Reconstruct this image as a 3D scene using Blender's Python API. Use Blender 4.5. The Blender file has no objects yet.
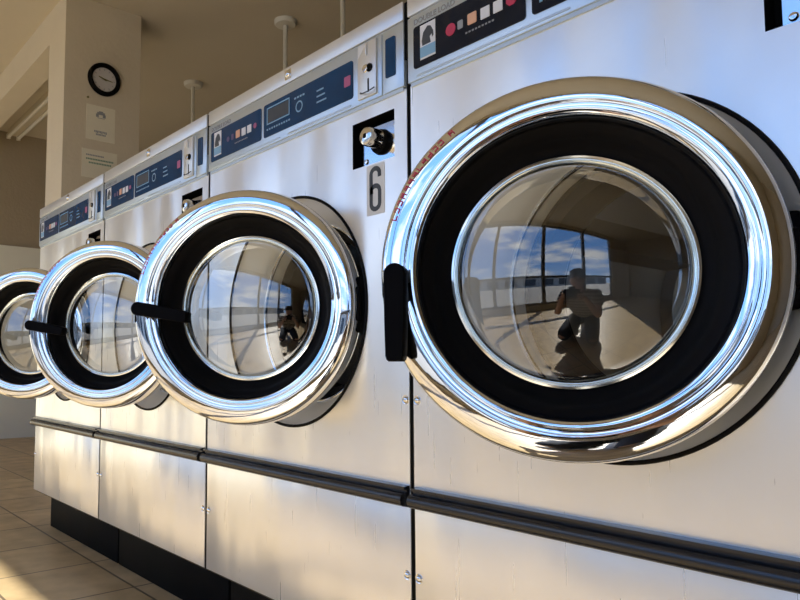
import bpy, bmesh, math, random
from mathutils import Vector, Matrix
random.seed(4)
PI = math.pi
C = bpy.context.scene.collection
D = 0.7972            # distance of the machine fronts
W = 0.65              # machine pitch

# ------------------------------------------------------------------ materials
def mat(name):
    m = bpy.data.materials.new(name); m.use_nodes = True
    nt = m.node_tree; b = nt.nodes['Principled BSDF']
    return m, nt, b
def pmat(name, col, rough=.5, metal=0., coat=0., spec=.5, noise=None, bump=None, emis=None):
    m, nt, b = mat(name)
    b.inputs['Base Color'].default_value = (*col, 1)
    b.inputs['Roughness'].default_value = rough
    b.inputs['Metallic'].default_value = metal
    b.inputs['Coat Weight'].default_value = coat
    b.inputs['Coat Roughness'].default_value = .05
    b.inputs['Specular IOR Level'].default_value = spec
    tc = nt.nodes.new('ShaderNodeTexCoord')
    if noise:
        sc, amt = noise
        n = nt.nodes.new('ShaderNodeTexNoise'); n.inputs['Scale'].default_value = sc; n.inputs['Detail'].default_value = 5
        nt.links.new(tc.outputs['Object'], n.inputs['Vector'])
        mx = nt.nodes.new('ShaderNodeMix'); mx.data_type = 'RGBA'
        mx.inputs['A'].default_value = tuple(c*(1-amt) for c in col)+(1,)
        mx.inputs['B'].default_value = tuple(min(1, c*(1+amt)) for c in col)+(1,)
        nt.links.new(n.outputs['Fac'], mx.inputs['Factor']); nt.links.new(mx.outputs['Result'], b.inputs['Base Color'])
    if bump:
        sc, st = bump
        n = nt.nodes.new('ShaderNodeTexNoise'); n.inputs['Scale'].default_value = sc; n.inputs['Detail'].default_value = 4
        nt.links.new(tc.outputs['Object'], n.inputs['Vector'])
        bp = nt.nodes.new('ShaderNodeBump'); bp.inputs['Strength'].default_value = st; bp.inputs['Distance'].default_value = .01
        nt.links.new(n.outputs['Fac'], bp.inputs['Height']); nt.links.new(bp.outputs['Normal'], b.inputs['Normal'])
    if emis:
        b.inputs['Emission Color'].default_value = (*emis[0], 1); b.inputs['Emission Strength'].default_value = emis[1]
    return m

def steel_mat(name, col, rough, wave=.12, metal=1.):
    m, nt, b = mat(name)
    b.inputs['Metallic'].default_value = metal
    tc = nt.nodes.new('ShaderNodeTexCoord')
    # fine vertical grain in the roughness
    mp = nt.nodes.new('ShaderNodeMapping'); mp.inputs['Scale'].default_value = (160, 160, 5)
    nt.links.new(tc.outputs['Object'], mp.inputs['Vector'])
    n = nt.nodes.new('ShaderNodeTexNoise'); n.inputs['Scale'].default_value = 1; n.inputs['Detail'].default_value = 3
    nt.links.new(mp.outputs['Vector'], n.inputs['Vector'])
    mr = nt.nodes.new('ShaderNodeMapRange'); mr.inputs['To Min'].default_value = rough*.93; mr.inputs['To Max'].default_value = rough*1.08
    nt.links.new(n.outputs['Fac'], mr.inputs['Value']); nt.links.new(mr.outputs['Result'], b.inputs['Roughness'])
    # wear blotches
    n3 = nt.nodes.new('ShaderNodeTexNoise'); n3.inputs['Scale'].default_value = 6; n3.inputs['Detail'].default_value = 6
    nt.links.new(tc.outputs['Object'], n3.inputs['Vector'])
    mx = nt.nodes.new('ShaderNodeMix'); mx.data_type = 'RGBA'
    mx.inputs['A'].default_value = tuple(c*.86 for c in col)+(1,); mx.inputs['B'].default_value = tuple(min(1, c*1.08) for c in col)+(1,)
    nt.links.new(n3.outputs['Fac'], mx.inputs['Factor']); nt.links.new(mx.outputs['Result'], b.inputs['Base Color'])
    # slow waviness of sheet metal, stretched upright
    mp2 = nt.nodes.new('ShaderNodeMapping'); mp2.inputs['Scale'].default_value = (5, 5, 1.6)
    nt.links.new(tc.outputs['Object'], mp2.inputs['Vector'])
    n2 = nt.nodes.new('ShaderNodeTexNoise'); n2.inputs['Scale'].default_value = 1; n2.inputs['Detail'].default_value = 1.5
    nt.links.new(mp2.outputs['Vector'], n2.inputs['Vector'])
    bp = nt.nodes.new('ShaderNodeBump'); bp.inputs['Strength'].default_value = 1; bp.inputs['Distance'].default_value = wave*.1
    nt.links.new(n2.outputs['Fac'], bp.inputs['Height'])
    bp2 = nt.nodes.new('ShaderNodeBump'); bp2.inputs['Strength'].default_value = .02; bp2.inputs['Distance'].default_value = .0005
    nt.links.new(n.outputs['Fac'], bp2.inputs['Height']); nt.links.new(bp.outputs['Normal'], bp2.inputs['Normal'])
    nt.links.new(bp2.outputs['Normal'], b.inputs['Normal'])
    return m

def glass_mat(name, ior, tint, rough=0.0):
    m = bpy.data.materials.new(name); m.use_nodes = True; nt = m.node_tree; nt.nodes.clear()
    o = nt.nodes.new('ShaderNodeOutputMaterial'); mx = nt.nodes.new('ShaderNodeMixShader')
    fr = nt.nodes.new('ShaderNodeFresnel'); gm = nt.nodes.new('ShaderNodeNewGeometry'); im = nt.nodes.new('ShaderNodeMapRange')
    im.inputs['To Min'].default_value = ior; im.inputs['To Max'].default_value = 1/ior      # same reflectance from both sides of a thin sheet
    nt.links.new(gm.outputs['Backfacing'], im.inputs['Value']); nt.links.new(im.outputs['Result'], fr.inputs['IOR'])
    t = nt.nodes.new('ShaderNodeBsdfTransparent'); t.inputs['Color'].default_value = (*tint, 1)
    g = nt.nodes.new('ShaderNodeBsdfGlossy'); g.inputs['Roughness'].default_value = rough
    g.inputs['Color'].default_value = (1, 1, 1, 1)
    nt.links.new(fr.outputs[0], mx.inputs[0]); nt.links.new(t.outputs[0], mx.inputs[1]); nt.links.new(g.outputs[0], mx.inputs[2])
    nt.links.new(mx.outputs[0], o.inputs[0])
    return m

M = {}
M['steel'] = steel_mat('brushed_steel', (.95, .945, .90), .28, .24, .68)
M['recess'] = pmat('recess_steel', (.88, .89, .88), .5, .3, noise=(8, .04))
M['drum'] = steel_mat('drum_steel', (.55, .55, .54), .3, .02)
M['panel'] = pmat('panel_aluminium', (.60, .68, .74), .34, .75, noise=(30, .04))
M['cap'] = pmat('cap_steel', (.78, .78, .75), .38, .7, noise=(14, .06))
M['chrome'] = pmat('chrome', (.83, .86, .90), .035, 1.0, bump=(9, .07))
M['chrome_small'] = pmat('chrome_small', (.78, .78, .77), .12, 1.0)
M['rubber'] = pmat('black_rubber', (.006, .006, .007), .5, spec=.08, bump=(120, .05))
M['plastic'] = pmat('black_plastic', (.004, .004, .005), .5, spec=.03, noise=(60, .2))
M['rail'] = pmat('black_rail', (.016, .017, .020), .22, noise=(40, .2))
M['black'] = pmat('black_paint', (.004, .004, .004), .6, spec=.05, noise=(20, .4))
M['navy'] = pmat('navy_overlay', (.004, .045, .125), .16, spec=.25, noise=(25, .35))
M['navy_dark_reflect'] = pmat('navy_overlay_dark_reflect', (.005, .010, .022), .15, spec=.25, noise=(25, .35))  # navy overlay with the dark surroundings it mirrors put into the colour
M['ink_white'] = pmat('ink_white', (.75, .76, .78), .5, noise=(60, .03))
M['ink_blue'] = pmat('ink_blue', (.22, .42, .60), .5, noise=(60, .05))
M['ink_red'] = pmat('ink_red', (.52, .035, .09), .4, noise=(60, .05))
M['ink_pink'] = pmat('ink_pink', (.42, .10, .22), .4, noise=(60, .05))
M['ink_dim'] = pmat('ink_dim_purple', (.10, .07, .16), .4, noise=(60, .1))
M['ink_orange'] = pmat('ink_orange', (.75, .42, .26), .5, noise=(60, .1))
M['ink_grey'] = pmat('ink_grey', (.30, .32, .34), .5, noise=(60, .1))
M['ink_dark'] = pmat('ink_dark', (.05, .055, .06), .5, noise=(60, .1))
M['sticker'] = pmat('sticker_grey', (.70, .70, .67), .5, noise=(60, .04))
M['glass'] = glass_mat('door_glass', 2.25, (.86, .89, .88))
M['rimglass'] = pmat('glass_bead', (.90, .92, .88), .12, 1.0)
M['pane'] = glass_mat('window_pane', 1.3, (.97, .985, 1.0))
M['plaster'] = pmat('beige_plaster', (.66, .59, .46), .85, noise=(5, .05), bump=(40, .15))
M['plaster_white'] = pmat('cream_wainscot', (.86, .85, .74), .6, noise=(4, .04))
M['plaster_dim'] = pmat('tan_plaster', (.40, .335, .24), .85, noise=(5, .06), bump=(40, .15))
M['ceiling'] = pmat('ceiling_paint', (.58, .52, .41), .9, noise=(3, .05), bump=(60, .1))
M['white'] = pmat('white_enamel', (.72, .70, .62), .45, noise=(30, .04))
M['tube'] = pmat('tube_glass', (.85, .84, .78), .3, noise=(10, .02))
M['paper'] = pmat('notice_paper', (.80, .76, .62), .8, noise=(30, .03))
M['frame'] = pmat('window_aluminium', (.22, .21, .20), .4, .6, noise=(20, .06))
M['face'] = pmat('clock_face', (.62, .60, .60), .5, noise=(30, .03))
M['olive'] = pmat('clock_hand_olive', (.16, .14, .03), .4, noise=(30, .05))
M['green_ink'] = pmat('ink_green', (.20, .33, .24), .7, noise=(60, .05))
M['concrete'] = pmat('outside_paving', (.24, .21, .165), .85, noise=(.8, .15), bump=(20, .2))
M['render_wall'] = pmat('outside_render', (.55, .50, .42), .8, noise=(.6, .08))
M['dark_glass'] = pmat('outside_glass', (.03, .04, .05), .1, noise=(2, .2))

def floor_mat():
    m, nt, b = mat('tan_tiles')
    tc = nt.nodes.new('ShaderNodeTexCoord'); mp = nt.nodes.new('ShaderNodeMapping')
    mp.inputs['Location'].default_value = (1.83/.305, -.81/.305+10, 0)
    mp.inputs['Scale'].default_value = (1/.305, 1/.305, 1)
    nt.links.new(tc.outputs['Object'], mp.inputs['Vector'])
    br = nt.nodes.new('ShaderNodeTexBrick'); br.offset = 0; br.squash = 1
    br.inputs['Scale'].default_value = 1; br.inputs['Brick Width'].default_value = 1; br.inputs['Row Height'].default_value = 1
    br.inputs['Mortar Size'].default_value = .013; br.inputs['Mortar Smooth'].default_value = .3
    br.inputs['Color1'].default_value = (.60, .44, .24, 1); br.inputs['Color2'].default_value = (.53, .385, .20, 1)
    br.inputs['Mortar'].default_value = (.16, .12, .075, 1)
    nt.links.new(mp.outputs['Vector'], br.inputs['Vector'])
    n = nt.nodes.new('ShaderNodeTexNoise'); n.inputs['Scale'].default_value = 9; n.inputs['Detail'].default_value = 8
    nt.links.new(tc.outputs['Object'], n.inputs['Vector'])
    mx = nt.nodes.new('ShaderNodeMix'); mx.data_type = 'RGBA'; mx.blend_type = 'MULTIPLY'; mx.inputs['Factor'].default_value = .6
    nt.links.new(br.outputs['Color'], mx.inputs['A'])
    rp = nt.nodes.new('ShaderNodeValToRGB'); rp.color_ramp.elements[0].color = (.55, .52, .48, 1); rp.color_ramp.elements[1].color = (1.2, 1.2, 1.2, 1)
    rp.color_ramp.elements[0].position = .3; rp.color_ramp.elements[1].position = .7
    nt.links.new(n.outputs['Fac'], rp.inputs['Fac']); nt.links.new(rp.outputs['Color'], mx.inputs['B'])
    nt.links.new(mx.outputs['Result'], b.inputs['Base Color'])
    b.inputs['Roughness'].default_value = .42
    bp = nt.nodes.new('ShaderNodeBump'); bp.inputs['Strength'].default_value = .4; bp.inputs['Distance'].default_value = .003; bp.invert = True
    nt.links.new(br.outputs['Fac'], bp.inputs['Height']); nt.links.new(bp.outputs['Normal'], b.inputs['Normal'])
    return m
M['floor'] = floor_mat()

# ------------------------------------------------------------------ mesh helpers
def obj(name, bm, m, parent=None, smooth=True, loc=None):
    me = bpy.data.meshes.new(name); bmesh.ops.recalc_face_normals(bm, faces=bm.faces[:]); bm.to_mesh(me); bm.free()
    if isinstance(m, str): m = [m]
    for k in m: me.materials.append(M[k])
    if smooth:
        me.polygons.foreach_set('use_smooth', [True]*len(me.polygons))
        me.set_sharp_from_angle(angle=math.radians(35))
    o = bpy.data.objects.new(name, me); C.objects.link(o)
    if parent: o.parent = parent
    if loc: o.location = loc
    return o
def box(bm, x0, x1, y0, y1, z0, z1, bev=0, seg=2, mi=0):
    r = bmesh.ops.create_cube(bm, size=1)
    vs = r['verts']
    for v in vs:
        v.co = Vector(((x0+x1)/2+v.co.x*(x1-x0), (y0+y1)/2+v.co.y*(y1-y0), (z0+z1)/2+v.co.z*(z1-z0)))
    fs = set(f for v in vs for f in v.link_faces)
    if bev:
        es = list(set(e for v in vs for e in v.link_edges))
        rr = bmesh.ops.bevel(bm, geom=es, offset=bev, segments=seg, affect='EDGES', profile=.5)
        fs = set(f for f in fs if f.is_valid) | set(rr['faces'])
    for f in fs: f.material_index = mi
def lathe(bm, prof, n=96, axis='y', c=(0, 0, 0), closed=False, mi=0, a0=0, a1=2*PI):
    """prof: list of (radius, along)"""
    full = abs(a1-a0-2*PI) < 1e-6
    rings = []
    for k in range(n if full else n+1):
        a = a0+(a1-a0)*k/n; ca, sa = math.cos(a), math.sin(a)
        row = []
        for r, t in prof:
            if axis == 'y': p = (c[0]+r*ca, c[1]+t, c[2]+r*sa)
            elif axis == 'z': p = (c[0]+r*ca, c[1]+r*sa, c[2]+t)
            else: p = (c[0]+t, c[1]+r*ca, c[2]+r*sa)
            row.append(bm.verts.new(p))
        rings.append(row)
    m = len(prof); N = len(rings)
    for k in range(N if full else N-1):
        A, B = rings[k], rings[(k+1) % N]
        for j in range(m if closed else m-1):
            j2 = (j+1) % m
            try: f = bm.faces.new((A[j], A[j2], B[j2], B[j])); f.material_index = mi
            except ValueError: pass
    bmesh.ops.remove_doubles(bm, verts=[v for r_ in rings for v in r_], dist=1e-6)
def disc(bm, r, y, c=(0, 0), n=24, mi=0):
    vs = [bm.verts.new((c[0]+r*math.cos(2*PI*k/n), y, c[1]+r*math.sin(2*PI*k/n))) for k in range(n)]
    f = bm.faces.new(vs); f.material_index = mi
def prism(bm, pts, x0, x1, mi=0):
    """pts in (y,z), extruded along x"""
    A = [bm.verts.new((x0, y, z)) for y, z in pts]; B = [bm.verts.new((x1, y, z)) for y, z in pts]
    n = len(pts)
    for k in range(n):
        f = bm.faces.new((A[k], A[(k+1) % n], B[(k+1) % n], B[k])); f.material_index = mi
    f = bm.faces.new(A[::-1]); f.material_index = mi
    f = bm.faces.new(B); f.material_index = mi
def plate(bm, pts, y0, y1, mi=0):
    """pts in (x,z) facing -y at y0"""
    A = [bm.verts.new((x, y0, z)) for x, z in pts]; B = [bm.verts.new((x, y1, z)) for x, z in pts]
    n = len(pts)
    for k in range(n):
        f = bm.faces.new((A[k], A[(k+1) % n], B[(k+1) % n], B[k])); f.material_index = mi
    f = bm.faces.new(A); f.material_index = mi
    f = bm.faces.new(B[::-1]); f.material_index = mi
def rrect(x0, x1, z0, z1, r, n=4):
    pts = []
    for cx, cz, a in ((x1-r, z1-r, 0), (x0+r, z1-r, PI/2), (x0+r, z0+r, PI), (x1-r, z0+r, 3*PI/2)):
        for k in range(n+1):
            t = a+PI/2*k/n; pts.append((cx+r*math.cos(t), cz+r*math.sin(t)))
    return pts
def tube(bm, pts, rad, n=10, mi=0):
    prev = None
    P = [Vector(p) for p in pts]
    for i, p in enumerate(P):
        d = (P[min(i+1, len(P)-1)]-P[max(i-1, 0)]).normalized()
        a = d.orthogonal().normalized() if prev is None else (prev-d*prev.dot(d)).normalized()
        prev = a; b = d.cross(a)
        r = rad[i] if isinstance(rad, (list, tuple)) else rad
        ring = [bm.verts.new(p+a*r*math.cos(2*PI*k/n)+b*r*math.sin(2*PI*k/n)) for k in range(n)]
        if i: 
            for k in range(n):
                f = bm.faces.new((last[k], last[(k+1) % n], ring[(k+1) % n], ring[k])); f.material_index = mi
        else: first = ring
        last = ring
    bm.faces.new(first[::-1]).material_index = mi; bm.faces.new(last).material_index = mi
def text_bm(s, size, x, z, y, extrude=.0003, align='LEFT', tall=1., bold=0.):
    cu = bpy.data.curves.new('t', 'FONT'); cu.body = s; cu.size = size; cu.extrude = extrude; cu.align_x = align; cu.offset = bold
    o = bpy.data.objects.new('t', cu); C.objects.link(o)
    dg = bpy.context.evaluated_depsgraph_get(); me = bpy.data.meshes.new_from_object(o.evaluated_get(dg))
    bm = bmesh.new(); bm.from_mesh(me)
    for v in bm.verts: v.co = Vector((x+v.co.x, y+v.co.z*-1, z+v.co.y*tall))
    bpy.data.objects.remove(o); bpy.data.curves.remove(cu); bpy.data.meshes.remove(me)
    return bm
def NB(): return bmesh.new()
def empty(name, loc, label=None, cat=None, group=None, parent=None):
    o = bpy.data.objects.new(name, None); C.objects.link(o); o.location = loc; o.empty_display_size = .1
    if label: o['label'] = label
    if cat: o['category'] = cat
    if group: o['group'] = group
    if parent: o.parent = parent
    return o
def struct(name, bm, m, parent=None, smooth=False):
    o = obj(name, bm, m, parent, smooth)
    if not parent: o['kind'] = 'structure'
    return o

# ------------------------------------------------------------------ washing machine
HZ = .7078                     # height of the port centre
RP = .2231                     # radius of the recessed port
hw = W/2-.0045
def panel_with_hole(bm, x0, x1, z0, z1, y, cx, cz, r, n=96):
    angs = [2*PI*k/n for k in range(n)]
    for (x, z) in ((x0, z0), (x1, z0), (x0, z1), (x1, z1)):
        angs.append(math.atan2(z-cz, x-cx) % (2*PI))
    angs = sorted(set(round(a, 6) for a in angs))
    I, O = [], []
    for a in angs:
        c, s = math.cos(a), math.sin(a)
        t = min([(x1-cx)/c if c > 1e-9 else 1e9, (x0-cx)/c if c < -1e-9 else 1e9, (z1-cz)/s if s > 1e-9 else 1e9, (z0-cz)/s if s < -1e-9 else 1e9])
        I.append(bm.verts.new((cx+r*c, y, cz+r*s))); O.append(bm.verts.new((cx+t*c, y, cz+t*s)))
    for k in range(len(angs)):
        j = (k+1) % len(angs); bm.faces.new((I[k], I[j], O[j], O[k]))
def rect_y(bm, x0, x1, z0, z1, y):
    bm.faces.new([bm.verts.new(p) for p in ((x0, y, z0), (x1, y, z0), (x1, y, z1), (x0, y, z1))])
def quad(bm, *ps): bm.faces.new([bm.verts.new(p) for p in ps])

BX0, BX1, BZ0, BZ1 = .187, .292, .947, 1.028       # lock box opening
def machine(label, ang, number=None, dark=False):
    root = empty('washing_machine', (0, 0, 0), label, 'washing machine', 'row of stainless steel washing machines')
    # body: front sheet with the round port and the lock box opening, sides, back, top
    bm = NB()
    zt, zm, z0 = 1.053, .9425, .409
    panel_with_hole(bm, -hw, hw, z0, zm, 0, 0, HZ, RP)
    rect_y(bm, -hw, BX0, zm, zt, 0); rect_y(bm, BX1, hw, zm, zt, 0); rect_y(bm, BX0, BX1, zm, BZ0, 0); rect_y(bm, BX0, BX1, BZ1, zt, 0)
    for (xa, za), (xb, zb) in (((BX0, BZ0), (BX1, BZ0)), ((BX1, BZ0), (BX1, BZ1)), ((BX1, BZ1), (BX0, BZ1)), ((BX0, BZ1), (BX0, BZ0))):
        pass
    
    for s in (-1, 1): quad(bm, (s*hw, 0, z0), (s*hw, .76, z0), (s*hw, .76, zt), (s*hw, 0, zt))
    quad(bm, (-hw, .76, z0), (hw, .76, z0), (hw, .76, zt), (-hw, .76, zt))
    quad(bm, (-hw, 0, zt), (hw, 0, zt), (hw, .76, zt), (-hw, .76, zt)); quad(bm, (-hw, 0, z0), (hw, 0, z0), (hw, .76, z0), (-hw, .76, z0))
    bmesh.ops.remove_doubles(bm, verts=bm.verts[:], dist=1e-5)
    obj('body', bm, 'steel', root, smooth=False)
    bm = NB(); box(bm, -hw, hw, 0, .76, .1435, .4085, .0015)
    obj('lower_panel', bm, 'steel', root)
    # port gasket edge and drum
    bm = NB(); lathe(bm, [(RP+.002, .0005), (RP, .0005), (RP-.006, .010), (.197, .030), (.188, .044), (.178, .060), (.176, .092)], c=(0, 0, HZ)); obj('port_recess', bm, 'recess', root)
    bm = NB(); lathe(bm, [(.178+.004*math.cos(t), .062+.004*math.sin(t)) for t in [2*PI*k/8 for k in range(8)]], closed=True, c=(0, 0, HZ)); obj('port_bead', bm, 'chrome_small', root)
    bm = NB(); pr = [(RP+.0028*math.cos(t)-.0005, -.001+.0028*math.sin(t)) for t in [2*PI*k/8 for k in range(8)]]
    lathe(bm, pr, closed=True, c=(0, 0, HZ)); obj('port_trim', bm, 'rubber', root)
    bm = NB(); lathe(bm, [(.177, .092), (.165, .084), (.152, .094), (.150, .16)], c=(0, 0, HZ)); obj('port_seal', bm, 'rubber', root)
    bm = NB(); lathe(bm, [(.150, .155), (.215, .17), (.215, .60), (.20, .62), (.0, .63)], n=64, c=(0, 0, HZ))
    for k in range(3):      # lifters
        a = 2*PI*k/3+.5; rr = .19
        c_, s_ = math.cos(a), math.sin(a)
        v = [bm.verts.new((c_*q+s_*w, yy, HZ+s_*q-c_*w)) for yy in (.19, .6) for q, w in ((.214, -.035), (.165, 0), (.214, .035))]
        bm.faces.new((v[0], v[1], v[4], v[3])); bm.faces.new((v[1], v[2], v[5], v[4])); bm.faces.new((v[0], v[2], v[1]))
    obj('drum', bm, 'drum', root)
    bm = NB(); box(bm, hw, W/2+.0044, .0015, .02, .145, 1.1, .0005); box(bm, hw, W/2+.0044, -.004, .02, 1.1, 1.196, .0005)  # black filler strip, added as the shade deep in the gap between machines
    obj('gap_shade_strip', bm, 'black', root)
    # black plinth with thin steel edge
    bm = NB(); box(bm, -hw, hw, .065, .74, 0, .136, .002); box(bm, -hw, hw, .012, .75, .135, .1432, .001, mi=1)
    obj('plinth', bm, ['black', 'chrome_small'], root)
    # bumper rail: dark undercut and round glossy nose
    x0, x1 = -hw+.004, hw-.001
    bm = NB()
    nose = [(-.004, .4135), (-.013, .4125), (-.013, .4085), (-.007, .4065), (-.007, .404)]
    nose += [(-.013-.009*math.sin(t)*1.0, .393+.0105*math.cos(t)) for t in [PI*k/10 for k in range(11)]] + [(-.004, .3805), (.003, .3805), (.003, .4135)]
    prism(bm, nose, x0, x1)
    obj('bumper_rail', bm, 'rail', root)
    # screws beside the seams
    for sx in (-1, 1):
        for z in (.547, .275):
            bm = NB(); lathe(bm, [(0, -.0035), (.0028, -.0032), (.0050, -.0018), (.0058, 0), (.0074, -.0006), (.0074, .0005)], n=20, c=(sx*(W/2-.0125), 0, z))
            obj('screw', bm, 'chrome_small', root)
    # top cap
    bm = NB(); box(bm, -hw, hw, -.007, .76, 1.1665, 1.199, .002)
    cap = obj('top_cap', bm, 'cap', root)
    bm = NB(); lathe(bm, [(0, -.0125), (.004, -.0120), (.0068, -.0095), (.0078, -.0072), (.0078, -.006)], n=20, c=(.0, 0, 1.183))
    plate(bm, rrect(-.0105, .0105, 1.173, 1.193, .002), -.0078, -.0069)
    obj('cap_screw', bm, 'chrome_small', cap)
    # control panel
    bm = NB(); box(bm, -hw, .2685, -.006, .02, 1.056, 1.164, .0015); box(bm, .2705, hw, -.006, .02, 1.056, 1.164, .0015)
    box(bm, -hw+.004, hw-.004, -.003, .02, 1.050, 1.166)
    box(bm, -.30, -.03, -.0075, -.005, 1.0605, 1.0635, .0008); box(bm, .0, .19, -.0075, -.005, 1.060, 1.0635, .0008)
    cp = obj('control_panel', bm, 'panel', root)
    dk = 'navy_dark_reflect' if dark else 'navy'
    def part(name, fn, m, par=cp):
        b = NB(); fn(b); return obj(name, b, m, par)
    f = -.0075
    part('display', lambda b: plate(b, rrect(-.306, -.0965, 1.074, 1.143, .005), f, -.0055), dk)
    part('display', lambda b: plate(b, rrect(-.086, .196, 1.074, 1.143, .005), f, -.0055), dk)
    part('coin_window', lambda b: plate(b, rrect(.279, .302, 1.081, 1.148, .003), f, -.0055), 'navy')
    g = f-.0004
    # picture label: dark figure on a pale tile over a blue block
    def tile(b):
        plate(b, [(-.291, 1.084), (-.259, 1.084), (-.259, 1.140), (-.291, 1.140)], g, f, 0)
        plate(b, [(-.291, 1.087), (-.259, 1.087), (-.259, 1.104), (-.291, 1.104)], g-.0003, g, 1)
        plate(b, [(-.286, 1.106), (-.2685, 1.106), (-.2705, 1.116), (-.2665, 1.119), (-.2655, 1.113), (-.2625, 1.116), (-.2635, 1.124), (-.2685, 1.133), (-.275, 1.135), (-.284, 1.127), (-.2875, 1.114)], g-.0003, g, 2)
    part('picture_label', tile, ['ink_white', 'ink_blue', 'ink_dark'])
    # row of programme buttons
    def octo(b, x, z, r, n, mi=0): plate(b, [(x+r*math.cos(2*PI*(k+.5)/n), z+r*math.sin(2*PI*(k+.5)/n)) for k in range(n)], g-.0006, f, mi)
    part('programme_button', lambda b: octo(b, -.228, 1.110, .0095 if dark else .006, 20), 'ink_red' if dark else 'ink_dim')
    part('programme_button', lambda b: plate(b, rrect(-.2145, -.2045, 1.104, 1.117, .002), g-.0004, f), 'ink_grey' if dark else 'ink_dim')
    part('programme_button', lambda b: plate(b, rrect(-.1955, -.179, 1.103, 1.120, .002), g-.0004, f), 'ink_orange')
    part('programme_button', lambda b: plate(b, rrect(-.1715, -.1555, 1.102, 1.119, .001), g-.0004, f), 'ink_white')
    part('programme_button', lambda b: plate(b, rrect(-.149, -.133, 1.102, 1.119, .001), g-.0004, f), 'ink_white')
    part('programme_button', lambda b: octo(b, -.118, 1.111, .0095 if dark else .006, 8), 'ink_red' if dark else 'ink_pink')
    def smalls(b):
        for k in range(9): plate(b, [(-.20+.006*k, 1.092), (-.1965+.006*k, 1.092), (-.1965+.006*k, 1.0945), (-.20+.006*k, 1.0945)], g, f)
    part('small_print', smalls, 'ink_grey')
    # outlined screen, dial print and red block on the right overlay
    def scr(b):
        for (x0, x1, z0, z1) in ((-.074, .006, 1.132, 1.1345), (-.074, .006, 1.099, 1.1015), (-.074, -.0715, 1.099, 1.1345), (.0035, .006, 1.099, 1.1345)):
            plate(b, [(x0, z0), (x1, z0), (x1, z1), (x0, z1)], g, f)
        for k in range(10): plate(b, [(-.074+.0085*k, 1.087), (-.069+.0085*k, 1.087), (-.069+.0085*k, 1.0905), (-.074+.0085*k, 1.0905)], g, f)
    part('screen_outline', scr, 'ink_blue')
    part('screen', lambda b: plate(b, [(-.0705, 1.103), (.0025, 1.103), (.0025, 1.130), (-.0705, 1.130)], g, f), 'ink_dark')
    def dial(b):
        
        for k in range(4): plate(b, [(.022+.009*k, 1.124), (.028+.009*k, 1.124), (.028+.009*k, 1.1275), (.022+.009*k, 1.1275)], g, f)
        pass
    part('line_print', lambda b: [plate(b, [(.093, 1.095+.011*k), (.122-.004*k, 1.095+.011*k), (.122-.004*k, 1.098+.011*k), (.093, 1.098+.011*k)], g, f) for k in range(3)], 'ink_blue')
    part('dial_ring', lambda b: lathe(b, [(.0115, g), (.0085, g)], n=28, c=(.038, 0, 1.106)), 'ink_blue')
    part('dial_print', dial, 'ink_blue')
    part('stop_mark', lambda b: plate(b, rrect(.173, .190, 1.099, 1.118, .002), g, f), 'ink_pink')
    tb = text_bm('DOUBLE LOAD', .0125, -.306, 1.1475, -.0062, bold=.0002); obj('capacity_lettering', tb, 'ink_grey', cp, smooth=False)
    # coin slot plate
    def slotp(b):
        box(b, .212, .259, -.0105, -.005, 1.063, 1.160, .0015)
        plate(b, [(.214, 1.136), (.236, 1.158), (.214, 1.158)], -.0112, -.010)
        box(b, .2345, .2375, -.0135, -.010, 1.136, 1.157, .001)
    sp = part('coin_slot_plate', slotp, 'cap')
    b = NB(); lathe(b, [(0, -.0135), (.0055, -.013), (.0075, -.011), (.0075, -.010)], n=20, c=(.2325, 0, 1.114)); obj('return_button', b, 'chrome_small', sp)
    b = NB(); lathe(b, [(0, -.0125), (.0072, -.0125), (.0072, -.0095)], n=20, c=(.2435, 0, 1.112)); obj('return_hole', b, 'black', sp)
    b = NB(); plate(b, [(.2385, 1.070), (.2415, 1.070), (.2415, 1.094), (.2385, 1.094)], -.0112, -.010); obj('coin_slot', b, 'black', sp)
    b = NB(); tube(b, [(.240+.017*math.cos(PI+PI*k/8), -.0125-.006*math.sin(PI*k/8), 1.073-.006*math.sin(PI*k/8)) for k in range(9)], .0012, 6)
    obj('slot_guard', b, 'ink_dark', sp)
    # money box lock in its square opening
    b = NB()
    for (xa, za), (xb, zb) in (((BX0, BZ0), (BX1, BZ0)), ((BX1, BZ0), (BX1, BZ1)), ((BX1, BZ1), (BX0, BZ1)), ((BX0, BZ1), (BX0, BZ0))):
        quad(b, (xa, 0, za), (xb, 0, zb), (xb, .03, zb), (xa, .03, za))
    quad(b, (BX0, .03, BZ0), (BX1, .03, BZ0), (BX1, .03, BZ1), (BX0, .03, BZ1)); bmesh.ops.remove_doubles(b, verts=b.verts[:], dist=1e-5)
    obj('lock_recess', b, 'black', root, smooth=False)
    b = NB(); plate(b, [(BX0+.012, BZ0+.004), (BX1-.002, BZ0+.004), (BX1-.002, BZ1-.012), (BX0+.012, BZ1-.012)], .014, .0301)
    for (x, z) in ((BX0+.022, BZ0+.012), (BX1-.010, BZ0+.013), (BX1-.010, BZ1-.022), (BX0+.022, BZ1-.022)):
        lathe(b, [(0, .0105), (.0035, .011), (.0045, .0125), (.005, .014)], n=14, c=(x, 0, z))
    lp = obj('lock_plate', b, 'chrome_small', root)
    b = NB(); lathe(b, [(.014, .006), (.0205, .006), (.0225, .014)], n=28, c=(.247, 0, .985)); obj('lock_collar', b, 'black', lp)
    b = NB(); lathe(b, [(0, -.026), (.011, -.026), (.0145, -.024), (.0165, -.018), (.0165, .008)], n=28, c=(.247, 0, .988))
    obj('lock_cylinder', b, 'chrome_small', lp)
    b = NB(); plate(b, rrect(.2435, .2505, .984, .992, .001), -.0266, -.0258); obj('key_hole', b, 'black', lp)
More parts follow.
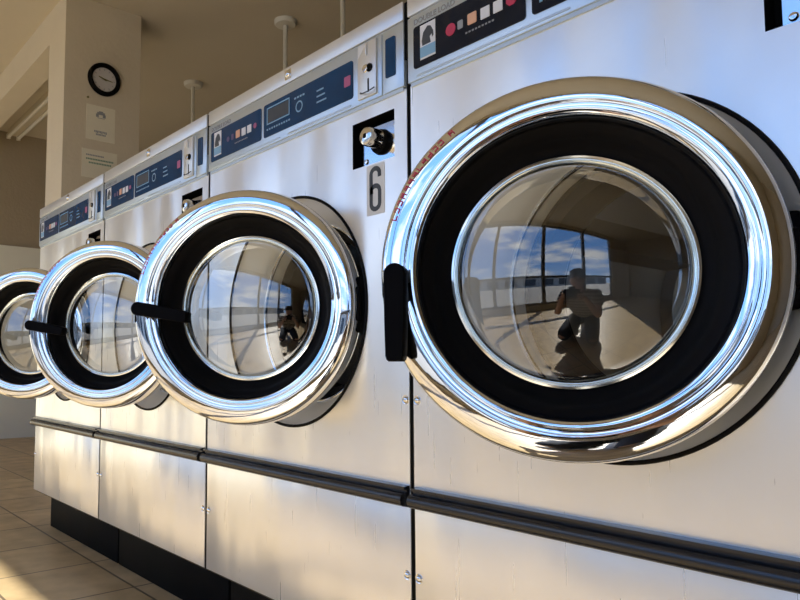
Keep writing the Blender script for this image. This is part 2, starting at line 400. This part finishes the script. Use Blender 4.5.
    if number:
        b = NB(); plate(b, rrect(.224, .268, .857, .944, .002), -.0008, 0); st = obj('number_sticker', b, 'sticker', root)
        b = NB()       # condensed figure six drawn as a band
        def band(pts, w):
            n = len(pts); L, R = [], []
            for i in range(n):
                a = Vector(pts[max(i-1, 0)]); c = Vector(pts[min(i+1, n-1)]); d = (c-a).normalized(); nn = Vector((-d.y, d.x))
                p = Vector(pts[i]); L.append(p+nn*w/2); R.append(p-nn*w/2)
            for i in range(n-1):
                b.faces.new([b.verts.new((q.x, -.0012, q.y)) for q in (L[i], L[i+1], R[i+1], R[i])])
        cx = .246
        pts = [(cx+.0105, .921), (cx+.010, .930)] + [(cx+.0105*math.cos(t), .927+.0095*math.sin(t)) for t in [.3+(PI-.3)*k/8 for k in range(9)]]
        pts += [(cx-.0105, .90), (cx-.0105, .876)] + [(cx+.0105*math.cos(t), .876+.0095*math.sin(t)) for t in [PI+PI*k/8 for k in range(9)]]
        pts += [(cx+.0105, .890)] + [(cx+.0105*math.cos(t), .897+.0095*math.sin(t)) for t in [PI*k/8 for k in range(8)]] + [(cx-.009, .893)]
        band(pts, .0083); obj('figure_six', b, 'ink_dark', st, smooth=False)
    # door
    b = NB()
    prof = [(.150, .052), (.190, .054), (.202, .048), (.209, .036), (.2128, .020), (.2138, .004), (.2133, -.013), (.2118, -.0215), (.2098, -.0290), (.2065, -.0345), (.2010, -.0371), (.1940, -.0383), (.1870, -.0389), (.1815, -.0392),
            (.1805, -.0388), (.1797, -.0384), (.1765, -.0382), (.1735, -.0378), (.1727, -.0380), (.1715, -.0376), (.1690, -.0371), (.1668, -.0360), (.1658, -.0310), (.1650, -.0200), (.1645, -.010)]
    lathe(b, prof, n=160)
    door = obj('door', b, 'chrome', root)
    h, P0, dep = .2, .0157, -.0118
    place_door(door, ang)
    b = NB(); lathe(b, [(.1665, -.0125), (.163, -.0145), (.157, -.011), (.150, -.001), (.1495, .002), (.142, .011), (.1345, .0175), (.1335, .05), (.151, .053)], n=128); obj('door_gasket', b, 'rubber', door)
    b = NB(); lathe(b, [(.1355, .024), (.1352, .0150), (.1335, .0115), (.1310, .0110), (.1296, .0125), (.1288, .0150), (.1278, .0128), (.1262, .0118), (.1248, .0150), (.1245, .019)], n=128); obj('glass_rim', b, 'rimglass', door)
    Rc = .29; rg = .125; yb = .0175; pr = [(rg, yb)]
    t0 = math.asin(rg*.96/Rc)
    pr += [(.1235, yb-.005), (.1215, yb-.0065)]
    base = yb-.0065
    for k in range(17):
        t = t0*(1-k/16); pr.append((Rc*math.sin(t), base-Rc*(math.cos(t)-math.cos(t0))))
    b = NB(); lathe(b, pr, n=128); obj('door_glass', b, 'glass', door)
    # reflection of red lettering, drawn as strokes round the ring's upper left
    b = NB()
    rnd = random.Random(2)
    def onring(a, r):
        ys = [p for p in prof[6:13]]
        for (r1, y1), (r2, y2) in zip(ys, ys[1:]):
            if r2 <= r <= r1: yy = y1+(y2-y1)*(r1-r)/(r1-r2); break
        nx = .0006
        return Vector(((r+nx)*math.cos(a), yy-nx, (r+nx)*math.sin(a)))
    def stroke(a0, a1, r0, r1): b.faces.new([b.verts.new(onring(a, r)) for a, r in ((a0, r0), (a1, r0), (a1, r1), (a0, r1))])
    a = math.radians(127)
    while a < math.radians(162):
        w = .0065/.206; t = .0014/.206; rl, rh = .1985, .2048
        k = rnd.randrange(5)
        if k != 3: stroke(a, a+t, rl, rh)
        if k in (0, 3): stroke(a+w-t, a+w, rl, rh)
        if k in (1, 2, 3): stroke(a, a+w, rl, rl+.0013)
        if k in (0, 2, 4): stroke(a, a+w, rh-.0013, rh)
        if k in (0, 1, 4): stroke(a, a+w, rl+.0027, rl+.0040)
        a += w*1.45
        if rnd.random() < .18: a += w
    obj('red_reflection', b, 'ink_red', door, smooth=False)
    # black lever handle hung on the left rim
    b = NB()
    lathe(b, [(0, -.020), (.010, -.0195), (.0125, -.016), (.0125, .030)], n=24, c=(0, 0, 0))
    top = -.018
    out = []
    for k in range(13):
        t = PI*k/12; out.append((.0125*math.cos(t), .0125*math.sin(t)))
    out += [(-.0118, -.05), (-.0108, -.092), (-.0095, -.0965), (-.0070, -.0985), (.0070, -.0985), (.0095, -.0965), (.0105, -.092), (.0122, -.05)]
    ring = []
    for yy, sc in ((.004, .86), (.001, 1.0), (-.016, 1.0), (-.0195, .88)):
        ring.append([b.verts.new((x*sc, yy, (z+.04)*(1-(1-sc)*.25)-.04)) for x, z in out])
    n = len(out)
    for q in range(3):
        for k in range(n): b.faces.new((ring[q][k], ring[q][(k+1) % n], ring[q+1][(k+1) % n], ring[q+1][k]))
    b.faces.new(ring[0][::-1]); b.faces.new(ring[3])
    hd = obj('door_handle', b, 'plastic', door)
    hd.location = (-.186, -.048, -.004)
    b = NB(); box(b, -.2085, -.186, -.036, .012, -.030, .010, .006, 3); obj('latch_block', b, 'plastic', door)
    # hinge block on the right rim
    b = NB(); box(b, .206, .2225, -.010, .030, -.050, .050, .005, 3); box(b, .200, .2165, -.028, .02, -.030, .030, .005, 3)
    lathe(b, [(0, -.052), (.007, -.052), (.007, .052), (0, .052)], n=16, axis='z', c=(.2235, .020, 0))
    obj('door_hinge', b, 'plastic', door)
    return root
def place_door(door, ang):
    h, P0, dep = .2, .0157, -.0118
    lx, ly = -h, -dep+P0
    c, s = math.cos(ang), math.sin(ang)
    door.location = (h+lx*c-ly*s, -P0+lx*s+ly*c, HZ); door.rotation_euler = (0, 0, ang)
def copy_tree(o, parent=None):
    c = o.copy(); C.objects.link(c)
    if parent: c.parent = parent
    for ch in list(o.children): copy_tree(ch, c)
    return c
def child(o, n): return [c for c in o.children if c.name.split('.')[0] == n][0]

X0 = -.7693      # seam between machine 1 and machine 2
m2 = machine('stainless steel washing machine with the figure 6 above its ajar door', .6566, number='6')
m1 = machine('nearest and largest steel washing machine, black door lever hanging straight down', .5549, dark=True)
m3 = copy_tree(m2); m4 = copy_tree(m2)
for m in (m3, m4):
    s = child(m, 'number_sticker')
    for c in list(s.children): bpy.data.objects.remove(c)
    bpy.data.objects.remove(s)
m3['label'] = 'steel washing machine directly behind the one numbered 6, lever pointing sideways'
m4['label'] = 'farthest washing machine at the row end by the clock pillar, door cut by the frame'
for k, m in enumerate((m1, m2, m3, m4)):
    m.location = (X0+W/2-W*k, D, 0)
LEV = math.radians(-80)
for m, a, lev in ((m1, .5549, 0), (m2, .6566, LEV), (m3, .6718, LEV), (m4, .75, LEV)):
    d = child(m, 'door'); place_door(d, a)
    child(d, 'door_handle').rotation_euler = (0, lev, 0)

# ------------------------------------------------------------------ room
XL, XR, YF, YB, H = -6.2, 4.4, -2.0, 3.3, 2.6
bm = NB(); box(bm, XL-.2, XR+.2, YF-.15, YB+.2, -.1, 0); struct('floor', bm, 'floor')
bm = NB(); box(bm, XL-.2, XR+.2, YF-.15, YB+.2, H, H+.12); struct('ceiling', bm, 'ceiling')
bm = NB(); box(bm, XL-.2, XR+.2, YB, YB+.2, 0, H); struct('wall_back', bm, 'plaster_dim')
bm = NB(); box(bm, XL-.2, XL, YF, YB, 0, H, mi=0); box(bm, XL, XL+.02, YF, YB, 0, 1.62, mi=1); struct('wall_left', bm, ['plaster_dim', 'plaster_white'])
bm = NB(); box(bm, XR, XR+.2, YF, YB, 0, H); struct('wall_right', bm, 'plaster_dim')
SILL, HEAD = .14, 2.5
bm = NB(); box(bm, XL-.2, XR+.2, YF-.15, YF, 0, SILL); box(bm, XL-.2, XR+.2, YF-.15, YF, HEAD, H)
WX = [XL+.1+1.32*k for k in range(9)]
box(bm, XL-.2, WX[0], YF-.15, YF, SILL, HEAD); box(bm, WX[-2], XR+.2, YF-.15, YF, SILL, HEAD)
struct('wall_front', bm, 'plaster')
for k in range(7):
    a, b_ = WX[k], WX[k+1]
    bm = NB(); y0, y1 = YF-.11, YF-.04
    box(bm, a, a+.045, y0, y1, SILL, HEAD); box(bm, b_-.045, b_, y0, y1, SILL, HEAD)
    box(bm, a+.045, b_-.045, y0, y1, SILL, SILL+.06); box(bm, a+.045, b_-.045, y0, y1, HEAD-.05, HEAD)
    box(bm, a+.045, b_-.045, y0, y1, .86, .92)
    w = struct('window_%d' % (k+1), bm, 'frame')
    bm = NB(); box(bm, a+.04, b_-.04, YF-.079, YF-.071, SILL+.05, HEAD-.04); obj('pane', bm, 'pane', w, smooth=False)
# pillar and beam
PX, PY = -3.64, 1.165
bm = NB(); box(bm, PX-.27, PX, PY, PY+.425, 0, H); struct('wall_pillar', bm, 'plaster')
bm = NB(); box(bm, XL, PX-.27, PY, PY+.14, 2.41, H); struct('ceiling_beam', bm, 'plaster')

# clock on the pillar face (faces +x)
ck = empty('wall_clock', (PX, 1.380, 2.172), 'round black-rimmed wall clock with pale dial on the beige pillar', 'clock')
bm = NB(); lathe(bm, [(.066, .004), (.068, .012), (.072, .022), (.080, .026), (.088, .020), (.092, .008), (.092, 0)], n=64, axis='x'); obj('clock_rim', bm, 'black', ck)
bm = NB()
vs = [bm.verts.new((.005, .067*math.cos(2*PI*k/48), .067*math.sin(2*PI*k/48))) for k in range(48)]; bm.faces.new(vs)
face = obj('clock_dial', bm, 'face', ck, smooth=False)
bm = NB()
for k in range(12):
    a = 2*PI*k/12; r0, r1, w = (.050, .060, .002)
    d = Vector((0, math.sin(a), math.cos(a))); p = Vector((0, math.cos(a), -math.sin(a)))
    bm.faces.new([bm.verts.new(Vector((.0058, 0, 0))+d*r+p*s) for r, s in ((r0, -w), (r1, -w), (r1, w), (r0, w))])
obj('hour_marks', bm, 'ink_grey', face, smooth=False)
def hand(name, ang, L, w, x):
    bm = NB(); d = Vector((0, math.sin(ang), math.cos(ang))); p = Vector((0, math.cos(ang), -math.sin(ang)))
    A = [Vector((x, 0, 0))+d*r+p*s for r, s in ((-.012, -w), (L, -w*.5), (L, w*.5), (-.012, w))]
    V = [bm.verts.new(q) for q in A]+[bm.verts.new(q+Vector((.0015, 0, 0))) for q in A]
    bm.faces.new(V[:4]); bm.faces.new(V[4:])
    for i in range(4): bm.faces.new((V[i], V[(i+1) % 4], V[4+(i+1) % 4], V[4+i]))
    obj(name, bm, 'olive', ck, smooth=False)
hand('hour_hand', math.radians(-72), .034, .0045, .008); hand('minute_hand', math.radians(98), .045, .0035, .011)

# notices on the pillar
def notice(name, y0, y1, z0, z1, label, rows):
    t = empty(name, (PX, (y0+y1)/2, (z0+z1)/2), label, 'notice'); hy, hz = (y1-y0)/2, (z1-z0)/2
    bm = NB(); box(bm, -.002, .0022, -hy, hy, -hz, hz); obj('sheet', bm, 'paper', t, smooth=False)
    bm = NB()
    for (a, b, c, d, mi) in rows: 
        box(bm, .0020, .0028, a, b, c, d, mi=mi)
    obj('printing', bm, ['ink_grey', 'green_ink'], t, smooth=False)
rows = []
for k in range(9): rows.append((-.036+.008*k, -.030+.008*k, -.052-.002*(k % 3), -.042, 0))
for k in range(7): rows.append((-.026+.008*k, -.020+.008*k, -.068, -.058, 0))
t1 = [(-.028, -.012, .034, .052, 0), (.010, .026, .034, .052, 0), (-.022, .022, .048, .062, 0), (-.012, .012, .062, .068, 0), (-.02, .02, .028, .031, 0)]
notice('paper_notice', 1.287, 1.447, 1.826, 2.018, 'upper paper notice below the clock on the pillar, with a small dark emblem', t1+rows)
rows = [(-.075+.009*k, -.068+.009*k, .042, .050, 0) for k in range(11)] + [(-.075+.009*k, -.068+.009*k, .020, .029, 1) for k in range(17)] + [(-.060+.009*k, -.053+.009*k, .000, .009, 1) for k in range(14)]
notice('paper_notice', 1.268, 1.463, 1.615, 1.77, 'lower paper notice on the pillar printed in green lines', rows)
bm = NB(); lathe(bm, [(0, .005), (.005, .004), (.0065, 0)], n=16, axis='x', c=(PX, 1.294, 2.055))
o = obj('wall_hook', bm, 'olive'); o['label'] = 'tiny dark nail head on the pillar just below the clock'; o['category'] = 'nail'

# ceiling rods behind the machines
LR = ['white ceiling rod nearest the pillar, standing clear above the second farthest machine', 'middle white ceiling rod with its round plate in full view', 'nearest white ceiling rod, its top cut by the frame above machine six']
for k, (x, y) in enumerate(((-4.29, 2.27), (-3.165, 2.265), (-2.705, 2.31))):
    t = empty('ceiling_rod', (x, y, H), LR[k], 'rod', 'white ceiling rods behind the machines')
    bm = NB(); lathe(bm, [(0, -.030), (.030, -.030), (.058, -.026), (.064, -.018), (.066, 0)], n=32, axis='z'); obj('ceiling_plate', bm, 'white', t)
    bm = NB(); tube(bm, [(0, 0, -.02), (0, 0, -2.2)], .013, 14); obj('rod', bm, 'white', t)

# fluorescent batten behind the beam
t = empty('ceiling_light', (-5.5, 1.55, H), 'unlit twin tube batten light on the ceiling behind the beam', 'light')
bm = NB(); box(bm, -.64, .64, -.045, .045, -.045, 0, .004); obj('housing', bm, 'plaster', t)
for s in (-1, 1):
    bm = NB(); tube(bm, [(-.61, s*.040, -.062), (.61, s*.040, -.062)], .014, 14); tb_ = obj('tube', bm, 'tube', t)
    bm = NB()
    for e in (-1, 1): box(bm, e*.62-.012, e*.62+.012, s*.040-.016, s*.040+.016, -.080, -.040, .003)
    obj('lamp_holder', bm, 'white', tb_)

# outside, seen only in reflections
bm = NB(); box(bm, -60, 60, -80, YF-.15, -.14, -.04); struct('ground', bm, 'concrete')
bm = NB(); box(bm, -45, 40, -42, -34, -.04, 3.6, mi=0)
for k in range(14): box(bm, -43+6*k, -39+6*k, -34.02, -33.95, .4, 2.5, mi=1)
struct('wall_opposite', bm, ['render_wall', 'dark_glass'])


# ------------------------------------------------------------------ the photographer, crouched behind the camera
M['skin'] = pmat('skin', (.62, .38, .28), .5, noise=(20, .05))
M['trousers'] = pmat('dark_denim', (.03, .035, .05), .8, noise=(40, .2))
M['hair'] = pmat('dark_hair', (.02, .014, .01), .5, noise=(60, .3))
def stripe_mat():
    m, nt, b = mat('striped_jersey'); tc = nt.nodes.new('ShaderNodeTexCoord'); wv = nt.nodes.new('ShaderNodeTexWave')
    wv.bands_direction = 'Z'; wv.inputs['Scale'].default_value = 8.5; rp = nt.nodes.new('ShaderNodeValToRGB'); rp.color_ramp.interpolation = 'CONSTANT'
    rp.color_ramp.elements[0].color = (.02, .02, .025, 1); rp.color_ramp.elements[1].color = (.6, .58, .54, 1); rp.color_ramp.elements[1].position = .5
    nt.links.new(tc.outputs['Object'], wv.inputs['Vector']); nt.links.new(wv.outputs['Fac'], rp.inputs['Fac']); nt.links.new(rp.outputs['Color'], b.inputs['Base Color'])
    b.inputs['Roughness'].default_value = .9; return m
M['stripes'] = stripe_mat()
def skinned(name, V, E, R_, m, parent, root=0, lev=2):
    me = bpy.data.meshes.new(name); me.from_pydata(V, E, []); o = bpy.data.objects.new(name, me); C.objects.link(o)
    k = o.modifiers.new('s', 'SKIN'); k.use_smooth_shade = True
    for i, v in enumerate(me.skin_vertices[0].data):
        r = R_[i]; v.radius = r if isinstance(r, tuple) else (r, r); v.use_root = (i == root)
    q = o.modifiers.new('u', 'SUBSURF'); q.levels = lev; q.render_levels = lev
    dg = bpy.context.evaluated_depsgraph_get(); dg.update(); nm = bpy.data.meshes.new_from_object(o.evaluated_get(dg))
    o.modifiers.clear(); o.data = nm; bpy.data.meshes.remove(me); nm.name = name
    nm.materials.clear(); nm.materials.append(M[m]); nm.polygons.foreach_set('use_smooth', [True]*len(nm.polygons))
    o.parent = parent; return o
per = empty('person', (0, 0, 0), 'person in striped top kneeling behind the viewpoint with a camera, seen only in reflections', 'person')
per.rotation_euler = (0, 0, math.atan2(.622, -.783))          # local +x looks along the view
def limb(s):
    """s=-1 right, 1 left; local x forward, y left"""
    return dict(sh=(-.33, s*.175, .565), el=(-.20, s*.215, .355), wr=(-.105, s*.115, .535), pa=(-.075, s*.092, .572),
                hip=(-.54, s*.095, .235), kn=(-.16, s*.17, .085), an=(-.53, s*.13, .065), to=(-.66, s*.125, .035))
V = [(-.55, 0, .245), (-.51, 0, .36), (-.41, 0, .485), (-.335, 0, .575), (-.275, 0, .635), (-.232, 0, .70), (-.226, 0, .765)]
E = [(0, 1), (1, 2), (2, 3), (3, 4), (4, 5), (5, 6)]; RR = [(.12, .10), (.115, .085), (.13, .085), (.07, .055), (.050, .050), (.074, .080), (.080, .088)]
for s_ in (-1, 1):
    L_ = limb(s_); n = len(V)
    V += [L_['sh'], L_['el'], L_['wr'], L_['pa'], L_['hip'], L_['kn'], L_['an'], L_['to']]
    RR += [.045, .038, .026, (.034, .018), .075, .050, .034, (.030, .020)]
    E += [(2, n), (n, n+1), (n+1, n+2), (n+2, n+3), (0, n+4), (n+4, n+5), (n+5, n+6), (n+6, n+7)]
body = skinned('body', V, E, RR, 'skin', per)
for s_ in (-1, 1):      # five fingers closed round the camera body
    px, py, pz = limb(s_)['pa']
    for k, ln in enumerate((.92, 1.0, .94, .78)):
        z = pz+.024-.016*k
        skinned('finger', [(px-.01, py, z), (px+.022*ln, py-s_*.004, z), (px+.038*ln, py-s_*.022, z), (px+.036*ln, py-s_*.042*ln, z)], [(0, 1), (1, 2), (2, 3)], [.0095, .009, .0085, .007], 'skin', body, lev=1)
    skinned('thumb', [(px-.018, py-s_*.004, pz+.004), (px-.02, py-s_*.026, pz+.018), (px-.012, py-s_*.046, pz+.022)], [(0, 1), (1, 2)], [.012, .010, .008], 'skin', body, lev=1)
skinned('nose', [(-.172, 0, .728), (-.156, 0, .713)], [(0, 1)], [.010, .012], 'skin', body, lev=1)
for s_ in (-1, 1):
    skinned('ear', [(-.225, s_*.066, .735), (-.228, s_*.072, .708)], [(0, 1)], [(.014, .008), (.010, .006)], 'skin', body, lev=1)
    bm = NB(); bmesh.ops.create_uvsphere(bm, u_segments=12, v_segments=8, radius=.012); e_ = obj('eye', bm, 'face', body); e_.location = (-.170, s_*.027, .742)
    bm = NB(); bmesh.ops.create_uvsphere(bm, u_segments=10, v_segments=6, radius=.006); e2 = obj('iris', bm, 'hair', body); e2.location = (-.1625, s_*.027, .742)
skinned('mouth', [(-.168, -.018, .688), (-.163, 0, .687), (-.168, .018, .688)], [(0, 1), (1, 2)], [.004, .006, .004], 'ink_pink', body, lev=1)
skinned('hair', [(-.262, 0, .70), (-.250, 0, .765), (-.232, 0, .815), (-.222, 0, .838)], [(0, 1), (1, 2), (2, 3)], [(.068, .06), (.090, .086), (.080, .075), (.045, .045)], 'hair', per)
V = [(-.55, 0, .265), (-.51, 0, .36), (-.41, 0, .485), (-.34, 0, .57)]; E = [(0, 1), (1, 2), (2, 3)]; RR = [(.165, .135), (.155, .12), (.175, .125), (.105, .085)]
for s_ in (-1, 1):
    L_ = limb(s_); n = len(V); V += [L_['sh'], tuple(Vector(L_['sh']).lerp(Vector(L_['el']), .6))]; RR += [.072, .060]; E += [(2, n), (n, n+1)]
skinned('striped_top', V, E, RR, 'stripes', per)
tr = skinned('trousers', [(-.60, 0, .19), (-.555, 0, .25), (-.53, 0, .31)], [(0, 1), (1, 2)], [(.15, .12), (.17, .14), (.165, .13)], 'trousers', per)
for s_ in (-1, 1):
    L_ = limb(s_)
    skinned('trouser_leg', [(-.60, s_*.07, .215), (-.50, s_*.105, .215), L_['kn']], [(0, 1), (1, 2)], [.11, .105, .072], 'trousers', tr)
    skinned('trouser_leg', [L_['kn'], (-.35, s_*.15, .085), tuple(Vector(L_['kn']).lerp(Vector(L_['an']), .95))], [(0, 1), (1, 2)], [.075, .068, .052], 'trousers', tr)
    skinned('shoe', [(-.50, s_*.13, .060), (-.58, s_*.128, .052), (-.68, s_*.125, .040)], [(0, 1), (1, 2)], [(.046, .046), (.046, .040), (.042, .034)], 'rubber', per)
dc = empty('photo_camera', (.066*.783, -.066*.622, .6), 'black camera held in both hands by the kneeling person', 'camera')
dc.rotation_euler = per.rotation_euler
bm = NB(); box(bm, -.030, .012, -.066, .066, -.048, .036, .006, 3); box(bm, -.026, .016, -.024, .024, .034, .060, .006, 3); obj('camera_body', bm, 'plastic', dc)
bm = NB(); lathe(bm, [(.026, .010), (.033, .014), (.033, .040), (.031, .042), (.027, .040)], n=32, axis='x'); obj('lens_barrel', bm, 'plastic', dc)
bm = NB(); lathe(bm, [(0, .036), (.015, .034), (.027, .030)], n=32, axis='x'); obj('front_lens', bm, 'dark_glass', dc)

# ------------------------------------------------------------------ light
w = bpy.data.worlds.new('World'); bpy.context.scene.world = w; w.use_nodes = True
nt = w.node_tree; bg = nt.nodes['Background']
wt = nt.nodes.new('ShaderNodeTexCoord'); sx = nt.nodes.new('ShaderNodeSeparateXYZ'); nt.links.new(wt.outputs['Generated'], sx.inputs[0])
sky = nt.nodes.new('ShaderNodeValToRGB'); nt.links.new(sx.outputs['Z'], sky.inputs[0])
e = sky.color_ramp.elements; e[0].position = 0; e[0].color = (.42, .60, .90, 1); e[1].position = 1; e[1].color = (.10, .24, .66, 1)
q = e.new(.2); q.color = (.20, .42, .88, 1); q = e.new(.5); q.color = (.15, .36, .84, 1)
cm = nt.nodes.new('ShaderNodeMapping'); cm.inputs['Scale'].default_value = (1, 1, 3.2); nt.links.new(wt.outputs['Generated'], cm.inputs[0])
cn = nt.nodes.new('ShaderNodeTexNoise'); cn.inputs['Scale'].default_value = 2.6; cn.inputs['Detail'].default_value = 7; cn.inputs['Roughness'].default_value = .55; nt.links.new(cm.outputs[0], cn.inputs[0])
cr = nt.nodes.new('ShaderNodeMapRange'); cr.inputs['From Min'].default_value = .50; cr.inputs['From Max'].default_value = .68; nt.links.new(cn.outputs['Fac'], cr.inputs['Value'])
cx = nt.nodes.new('ShaderNodeMix'); cx.data_type = 'RGBA'; cx.inputs['B'].default_value = (1.15, 1.13, 1.1, 1)
nt.links.new(cr.outputs[0], cx.inputs['Factor']); nt.links.new(sky.outputs[0], cx.inputs['A'])
nt.links.new(cx.outputs['Result'], bg.inputs[0]); bg.inputs[1].default_value = 1.05
sl = bpy.data.lights.new('sun', 'SUN'); sl.energy = 6; sl.angle = math.radians(.53); sl.color = (1, .95, .86)
so = bpy.data.objects.new('sun', sl); C.objects.link(so)
so.rotation_euler = Vector((-.8, 1, -.913)).normalized().to_track_quat('-Z', 'Y').to_euler()
pl = bpy.data.lights.new('window_portal', 'AREA'); pl.shape = 'RECTANGLE'; pl.size = 9.2; pl.size_y = 2.2; pl.cycles.is_portal = True
po = bpy.data.objects.new('window_portal', pl); C.objects.link(po); po.location = ((WX[0]+WX[7])/2, YF-.13, (SILL+HEAD)/2); po.rotation_euler = (math.radians(90), 0, 0)

# ------------------------------------------------------------------ camera
F, CX, CY, YAW, PIT = 692.5, 319.1, 316.3, .6714, .0721
cam = bpy.data.cameras.new('camera'); co = bpy.data.objects.new('camera', cam); C.objects.link(co)
cam.sensor_width = 36; cam.lens = F/800*36; cam.shift_x = (400-CX)/800; cam.shift_y = (CY-300)/800; cam.clip_start = .01
fw = Vector((-math.cos(YAW)*math.cos(PIT), math.sin(YAW)*math.cos(PIT), math.sin(PIT)))
co.location = (0, 0, .6); co.rotation_euler = fw.to_track_quat('-Z', 'Y').to_euler()
sc = bpy.context.scene; sc.camera = co
sc.view_settings.view_transform = 'Standard'; sc.view_settings.look = 'None'; sc.view_settings.gamma = 1; sc.view_settings.exposure = 0.98
